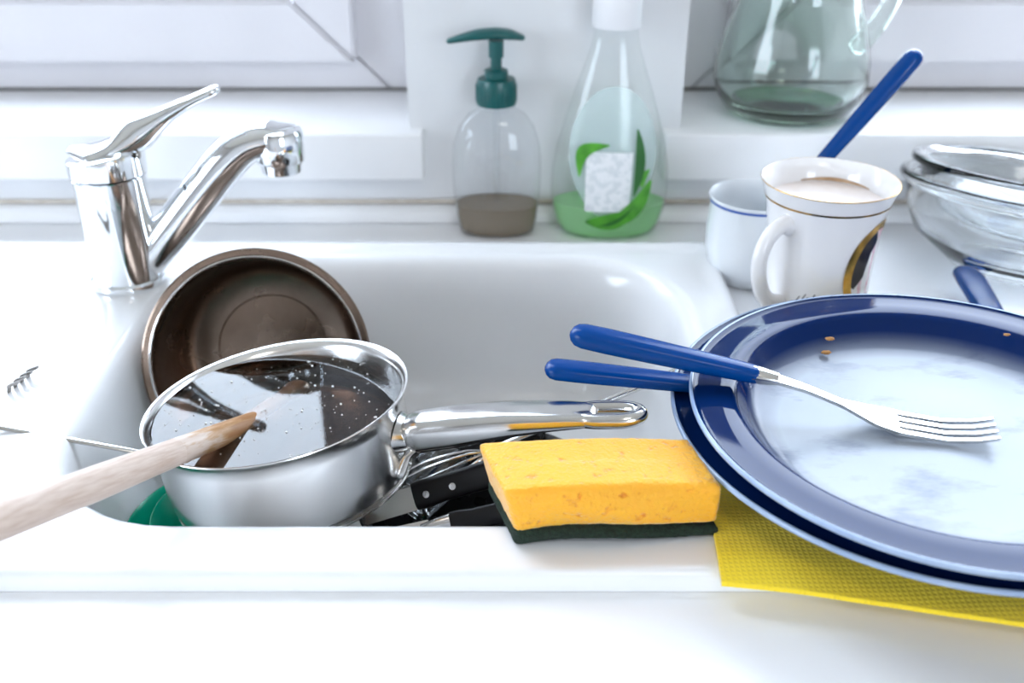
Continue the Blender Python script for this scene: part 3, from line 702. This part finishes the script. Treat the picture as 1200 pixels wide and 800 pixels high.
# ------------------------------------------------------------------ sponge
a = at(605, 640, DZ); c_ = at(840, 629, DZ); ang = math.atan2(c_.y - a.y, c_.x - a.x); Ls = (c_ - a).length
sp_ = thing('sponge', 'yellow foam sponge with a dark green scouring side on the sink edge', 'sponge', (a.x, a.y, DZ + .0002), (0, 0, ang))
def sponge_block(z0, z1, ov, nx=36, ny=20, nz=10, bul=.004, seed=0):
    bm = bmesh.new(); bmesh.ops.create_cube(bm, size=1)
    D = (Ls + 2 * ov, .046 + 2 * ov, z1 - z0)
    for v in bm.verts: v.co = Vector([v.co[k] * D[k] for k in range(3)])
    bmesh.ops.bevel(bm, geom=bm.edges[:], offset=min(.0032, D[2] * .3), segments=3, affect='EDGES', profile=.5)
    for ax, n in ((0, nx), (1, ny), (2, nz)):
        for i in range(1, n):
            no = [0, 0, 0]; no[ax] = 1; co = [0, 0, 0]; co[ax] = (-.5 + i / n) * D[ax]
            bmesh.ops.bisect_plane(bm, geom=bm.verts[:] + bm.edges[:] + bm.faces[:], plane_co=co, plane_no=no)
    for v in bm.verts: v.co = Vector([v.co[k] / D[k] for k in range(3)])
    V = []
    rnd = random.Random(seed)
    for v in bm.verts:
        u, w, h = v.co.x + .5, v.co.y + .5, v.co.z + .5
        x = -ov + (Ls + 2 * ov) * u; y = -ov + (.046 + 2 * ov) * w; z = z0 + (z1 - z0) * h
        arch = .0026 * math.sin(PI * min(1, max(0, u))) * (1 if w < .5 else .6)
        x -= .006 * max(0, h if z0 > 0 else 0) * (1 - u) + .012 * w * (1 - .4 * u)
        V.append(Vector((x + rnd.uniform(-1, 1) * .00025, y + .0015 * math.sin(u * 7 + h * 3) + rnd.uniform(-1, 1) * .00025 - .002 * math.sin(PI * h) * (1 - w) , z + arch + .003 * h * math.sin(u * 5 + .6) * .6 + rnd.uniform(-1, 1) * .0002)))
    bm.verts.index_update(); F = [[q.index for q in f.verts] for f in bm.faces]; bm.free(); return V, F
mesh('foam_block', *sponge_block(.0078, .0340, 0), SPONGE, sp_, 60)
mesh('scouring_pad', *sponge_block(0, .0078, .0006, nz=2, seed=3), SCOUR, sp_, 60)

# ------------------------------------------------------------------ pans and dishes in the bowl
bp_ = thing('black_pan', 'deep black coated pan lying under the saucepan in the sink', 'pan', (-.018, .5400, -.1160))
BPR = [(0, 0), (.066, 0), (.071, .004), (.077, .036), (.0815, .068), (.0830, .070), (.0815, .0705), (.0790, .068), (.0745, .036), (.068, .006), (0, .004)]
mesh('pan_body', *lathe(BPR, 72), BLACKPAN, bp_)

n_ = Vector((-.1244, .0613, 1)).normalized(); rc = Vector((-.1442, .5336, .0319)); PH = .062
pb = rc - n_ * PH; hdir = Vector((.206, -.041, .02))
pan = thing('saucepan', 'steel saucepan full of murky water with a long steel handle', 'saucepan', pb, frame(n_, hdir))
PO = [(0, 0), (.066, 0), (.0685, .0008), (.0705, .004), (.0715, .0055), (.0735, .0065), (.0755, .012), (.0765, .022), (.0768, .050), (.0775, .056), (.0800, .0595), (.0812, .0615), (.0810, .0622)]
PI_ = [(.0795, .0618), (.0770, .0595), (.0755, .056), (.0752, .048), (.0752, .022), (.0735, .012), (.068, .0065), (0, .006)]
mesh('pan_body', *lathe(PO + PI_, 96), STEELB, pan)
# water, level although the pan leans
R = frame(n_, hdir); wz = .0195
V = [Vector((0, 0, 0))]; NW = 72
ctr = rc + n_ * ((wz - rc.z) / n_.z)
def wall_pt(a, rr_):
    ax = R @ Vector((math.cos(a), math.sin(a), 0)); base = pb + ax * rr_; k = (wz - base.z) / n_.z; return base + n_ * k
RT = R.transposed()
top = [RT @ (wall_pt(2 * PI * i / NW, .0756) - pb) for i in range(NW)]
bot = [Vector((.0745 * math.cos(2 * PI * i / NW), .0745 * math.sin(2 * PI * i / NW), .0045)) for i in range(NW)]
V, F = loft([bot, top]); wt = mesh('water', V, F, WATER, pan, 40)
fm = MB(); rnd = random.Random(11)
SPH = lathe([(0, -1), (.7, -.7), (1, 0), (.7, .7), (0, 1)], 7)
for k in range(200):
    a = rnd.uniform(0, 2 * PI); rad = .074 * math.sqrt(rnd.random()); s_ = rnd.choice((.0003, .0003, .0004, .0004, .0005, .0006, .0008))
    p = RT @ (wall_pt(a, rad) + Vector((0, 0, .0002)) - pb)
    fm.add([p + Vector(v) * s_ for v in SPH[0]], SPH[1])
fo = fm.build('foam_specks', FOAM, wt); fo['kind'] = 'stuff'
# bracket, handle, hanging loop (local: x points along the handle)
mesh('handle_bracket', *tube(smooth_path([(.0745, 0, .036), (.082, 0, .0345), (.090, 0, .0355), (.100, 0, .0385)], 5), lerp_list([.0160, .0105, .0090, .0125], 16), 20, lerp_list([.80, .85, .95, .85], 16), round_ends=False), STEEL, pan)
plt = MB()
for yy in (-.011, .011):
    plt.add(*tube(smooth_path([(.0762, yy * 1.3, .016), (.0815, yy * .8, .026), (.092, yy * .4, .0325)], 4), [.004] * 9, 10, .6))
plt.build('handle_rivet', STEEL, pan)
hp = smooth_path([(.088, 0, .0370), (.110, 0, .0402), (.140, 0, .0445), (.170, 0, .0470), (.190, 0, .0475)], 6)
hh = mesh('handle', *tube(hp, lerp_list([.0125, .0135, .0132, .0125, .0112], len(hp)), 28, lerp_list([.95, .84, .68, .52, .44], len(hp)), power=.7), STEEL, pan)
st_ = [Vector((.2025 + .0150 * math.cos(a) * (1 if math.cos(a) > 0 else 1.0) + (.004 if math.cos(a) > 0 else -.004), .0078 * math.sin(a), .0475)) for a in [2 * PI * k / 40 for k in range(40)]]
mesh('hanging_loop', *tube(st_, .0042, 14, 1.1, closed=True), STEEL, hh)

vn = Vector((.1, -1, .4)).normalized(); vc = Vector((-.1828, .6399, -.0036)); VD = .086
ves = thing('steel_pot', 'dull steel pot on its side facing forward behind the saucepan', 'pot', vc - vn * VD, frame(vn, (1, 0, 0)))
VO = [(0, 0), (.052, 0), (.060, .003), (.067, .012), (.0715, .030), (.0735, .070), (.0738, .080), (.0760, .0835), (.0795, .0840), (.0812, .0852), (.0810, .0870), (.0795, .0878)]
VI = [(.0770, .0872), (.0752, .0868), (.0736, .0850), (.0726, .081), (.0718, .070), (.0700, .031), (.0655, .0135), (.058, .0065), (.0425, .0048), (.0415, .0036), (0, .0036)]
mesh('pot_body', *lathe(VO + VI, 96), DULL, ves)
mesh('rim_bead', *tube([(.0750 * math.cos(2 * PI * k / 72), .0750 * math.sin(2 * PI * k / 72), .0871) for k in range(72)], .0011, 8, closed=True), STEEL, ves)

R0 = at(213, 527, .0350); E0 = at(275, 503, wz); dd = R0 - E0
ws = thing('wooden_spoon', 'pale wooden spoon leaning out of the saucepan over the sink edge', 'spoon', E0 - dd * 1.45, frame_x(dd))
Lw = dd.length
mesh('handle', *tube([(x, 0, 0) for x in (Lw * 2.52, Lw * 2.6, Lw * 2.9, Lw * 3.6, Lw * 5.2, Lw * 5.8)], [.0077, .0078, .0080, .0088, .0092, .0090], 22), WOOD, ws)
def wet_mat(x0, x1):
    m, n, o = new_mat('wood_soaked_brown'); b = n.nodes.new('ShaderNodeBsdfPrincipled'); n.links.new(b.outputs[0], o.inputs[0]); setp(b, Roughness=.4)
    t = n.nodes.new('ShaderNodeTexCoord'); sp = n.nodes.new('ShaderNodeSeparateXYZ'); n.links.new(t.outputs['Object'], sp.inputs[0])
    r = n.nodes.new('ShaderNodeMapRange'); r.inputs['From Min'].default_value = x0; r.inputs['From Max'].default_value = x1; n.links.new(sp.outputs['X'], r.inputs['Value'])
    f = noise_fac(n, 60, 4, .3, .7, vec=(1, 5, 5)); q = n.nodes.new('ShaderNodeMath'); q.operation = 'MULTIPLY_ADD'; q.inputs[1].default_value = .9; q.inputs[2].default_value = -.45
    n.links.new(f, q.inputs[0]); a = n.nodes.new('ShaderNodeMath'); a.operation = 'ADD'; a.use_clamp = True; n.links.new(q.outputs[0], a.inputs[0]); n.links.new(r.outputs[0], a.inputs[1])
    cr = n.nodes.new('ShaderNodeValToRGB'); e_ = cr.color_ramp.elements; e_[0].color = (.30, .135, .045, 1); e_[1].color = (.58, .47, .40, 1); e_[1].position = .9
    k = e_.new(.45); k.color = (.42, .24, .11, 1); n.links.new(a.outputs[0], cr.inputs[0]); n.links.new(cr.outputs[0], b.inputs['Base Color']); return m
mesh('wet_end', *tube([(x, 0, 0) for x in (0, .015, Lw * 1.0, Lw * 2.55)], [.0085, .0066, .0066, .0078], 22), wet_mat(Lw * 1.5, Lw * 2.5), ws)

# two green plastic bowls, one in the other, under the saucepan
def dish(R, h):
    f = R * .5
    return lathe([(0, 0), (f, 0), (f + .003, .001), (f + (R - f) * .62, h * .45), (R - .001, h * .93), (R + .0005, h * .985), (R - .0005, h), (R - .0022, h * .975), (f + (R - f) * .58, h * .45), (f, .0035), (0, .003)], 72)
for loc, nn, R_, h_, lb in (((-.1845, .537, -.1222), (0, 0, 1), .0685, .057, 'green plastic bowl under the saucepan, the outer and lower one'),
                            ((-.1770, .536, -.1170), (.03, .02, 1), .0590, .060, 'lighter edged green plastic bowl nested in the other under the saucepan')):
    g_ = thing('green_bowl', lb, 'bowl', loc, frame(nn, (1, 0, 0)), 'green bowls in the sink'); mesh('bowl_body', *dish(R_, h_), GREENP, g_)

# ------------------------------------------------------------------ knives, whisk, glass, loose cutlery in the bowl
def knife(name, label, bolster, hend, tip, hw, rivet=True, steelcollar=False):
    bolster, hend, tip = map(Vector, (bolster, hend, tip)); d = hend - tip
    t = thing(name, label, 'knife', bolster, frame_x(hend - bolster, (.0, -.80, .60)), 'black handled knives in the sink')
    Lh = (hend - bolster).length; Lb = (tip - bolster).length
    hx = [0, .006, Lh * .35, Lh * .7, Lh]
    h = mesh('handle', *tube([(x, 0, 0) for x in hx], [hw, hw * 1.03, hw * .92, hw * .95, hw * 1.05], 20, .62, power=.6, round_ends=False), BLACKP, t)
    if rivet:
        for x in (.009, Lh * .5):
            r = MB(); r.add(*lathe([(0, 0), (.0024, 0), (.0022, .0007), (0, .0009)], 18)); r.xf(Matrix.Translation((x, -hw * .1, hw * .62 - .0004))); r.build('rivet', STEEL, h)
    if steelcollar: mesh('bolster', *tube([(-.02, 0, 0), (-.008, 0, 0), (0, 0, 0)], [hw * .55, hw * .8, hw * .95], 18, .6, round_ends=False), STEEL, t)
    x0 = -.0 if not steelcollar else -.015
    xs = [x0 - (Lb + x0) * i / 14 for i in range(15)]
    mesh('blade', *plank([(x, -hw * .95 * (1 - max(0, (i - 8) / 6) ** 2 * .9), hw * .75) for i, x in enumerate(xs)][::-1], .0014, lambda x: .0004), BLADE, t, 30)
    return t
knife('kitchen_knife', 'knife with a riveted black handle, blade sliding under the saucepan', at(488, 581, -.034), at(580, 553, -.012), at(372, 629, -.058), .0090)
knife('paring_knife', 'small knife with black handle and steel bolster beside the sponge', at(530, 613, -.034), at(600, 598, -.022), at(462, 630, -.050), .0070, False, True)
wb0 = at(575, 528, -.022); we = at(778, 441, .018); wd = (we - wb0)
wk = thing('whisk', 'wire whisk with a thin steel handle leaning on the bowl wall', 'whisk', wb0, frame_x(wd))
mesh('handle', *tube([(0, 0, 0), (wd.length * .5, 0, 0), (wd.length * 1.08, 0, 0)], .0024, 12), STEEL, wk)
for k in range(5):
    a = PI * k / 5; P_ = []
    for i in range(25):
        t_ = i / 24 * PI; s_ = math.cos(t_); P_.append((-.070 * math.sin(t_) ** .8, .017 * s_ * abs(math.sin(t_)) ** .5 * math.cos(a), .017 * s_ * abs(math.sin(t_)) ** .5 * math.sin(a)))
    mesh('wire', *tube(P_, .0007, 6), STEEL, wk)
gt = thing('small_glass', 'small clear glass lying on its side under the pan handle', 'glass', at(474, 588, -.060), frame((.55, .55, .30), (0, 0, 1)))
mesh('glass_body', *lathe([(0, 0), (.017, 0), (.019, .002), (.022, .045), (.0225, .0455), (.0215, .045), (.018, .006), (0, .005)], 48), CLEARG, gt)
lpq = thing('wire_skimmer', 'thin wire hook of a kitchen tool behind the saucepan handle', 'kitchen tool', at(604, 486, -.012))
mesh('hook', *tube(smooth_path([(-.030, .0, -.045), (-.004, .002, -.006), (.004, .002, .004), (.012, .002, .0065), (.019, .002, .003), (.021, .002, -.010), (.010, .01, -.05)], 6), .0011, 8), STEEL, lpq)
r0 = at(-60, 489, .0215); r1 = at(172, 531, -.004)
ld = thing('long_handled_ladle', 'thin steel ladle handle lying over the left edge of the sink bowl', 'ladle', r1, frame_x(r1 - r0))
Lr = (r1 - r0).length
mesh('handle', *tube([(-Lr * 1.1, 0, 0), (-Lr * .5, 0, 0), (.0, 0, 0)], [.0028, .0026, .0022], 12, .6), STEEL, ld)
ft = at(33, 438, .0215); fd = Vector((.975, -.22, 0))
cutlery('fork', 'steel fork on the white drainer with only its tines showing', 'fork', ft - fd * .20, ft, 'fork', .20, dark=DARKMETAL)
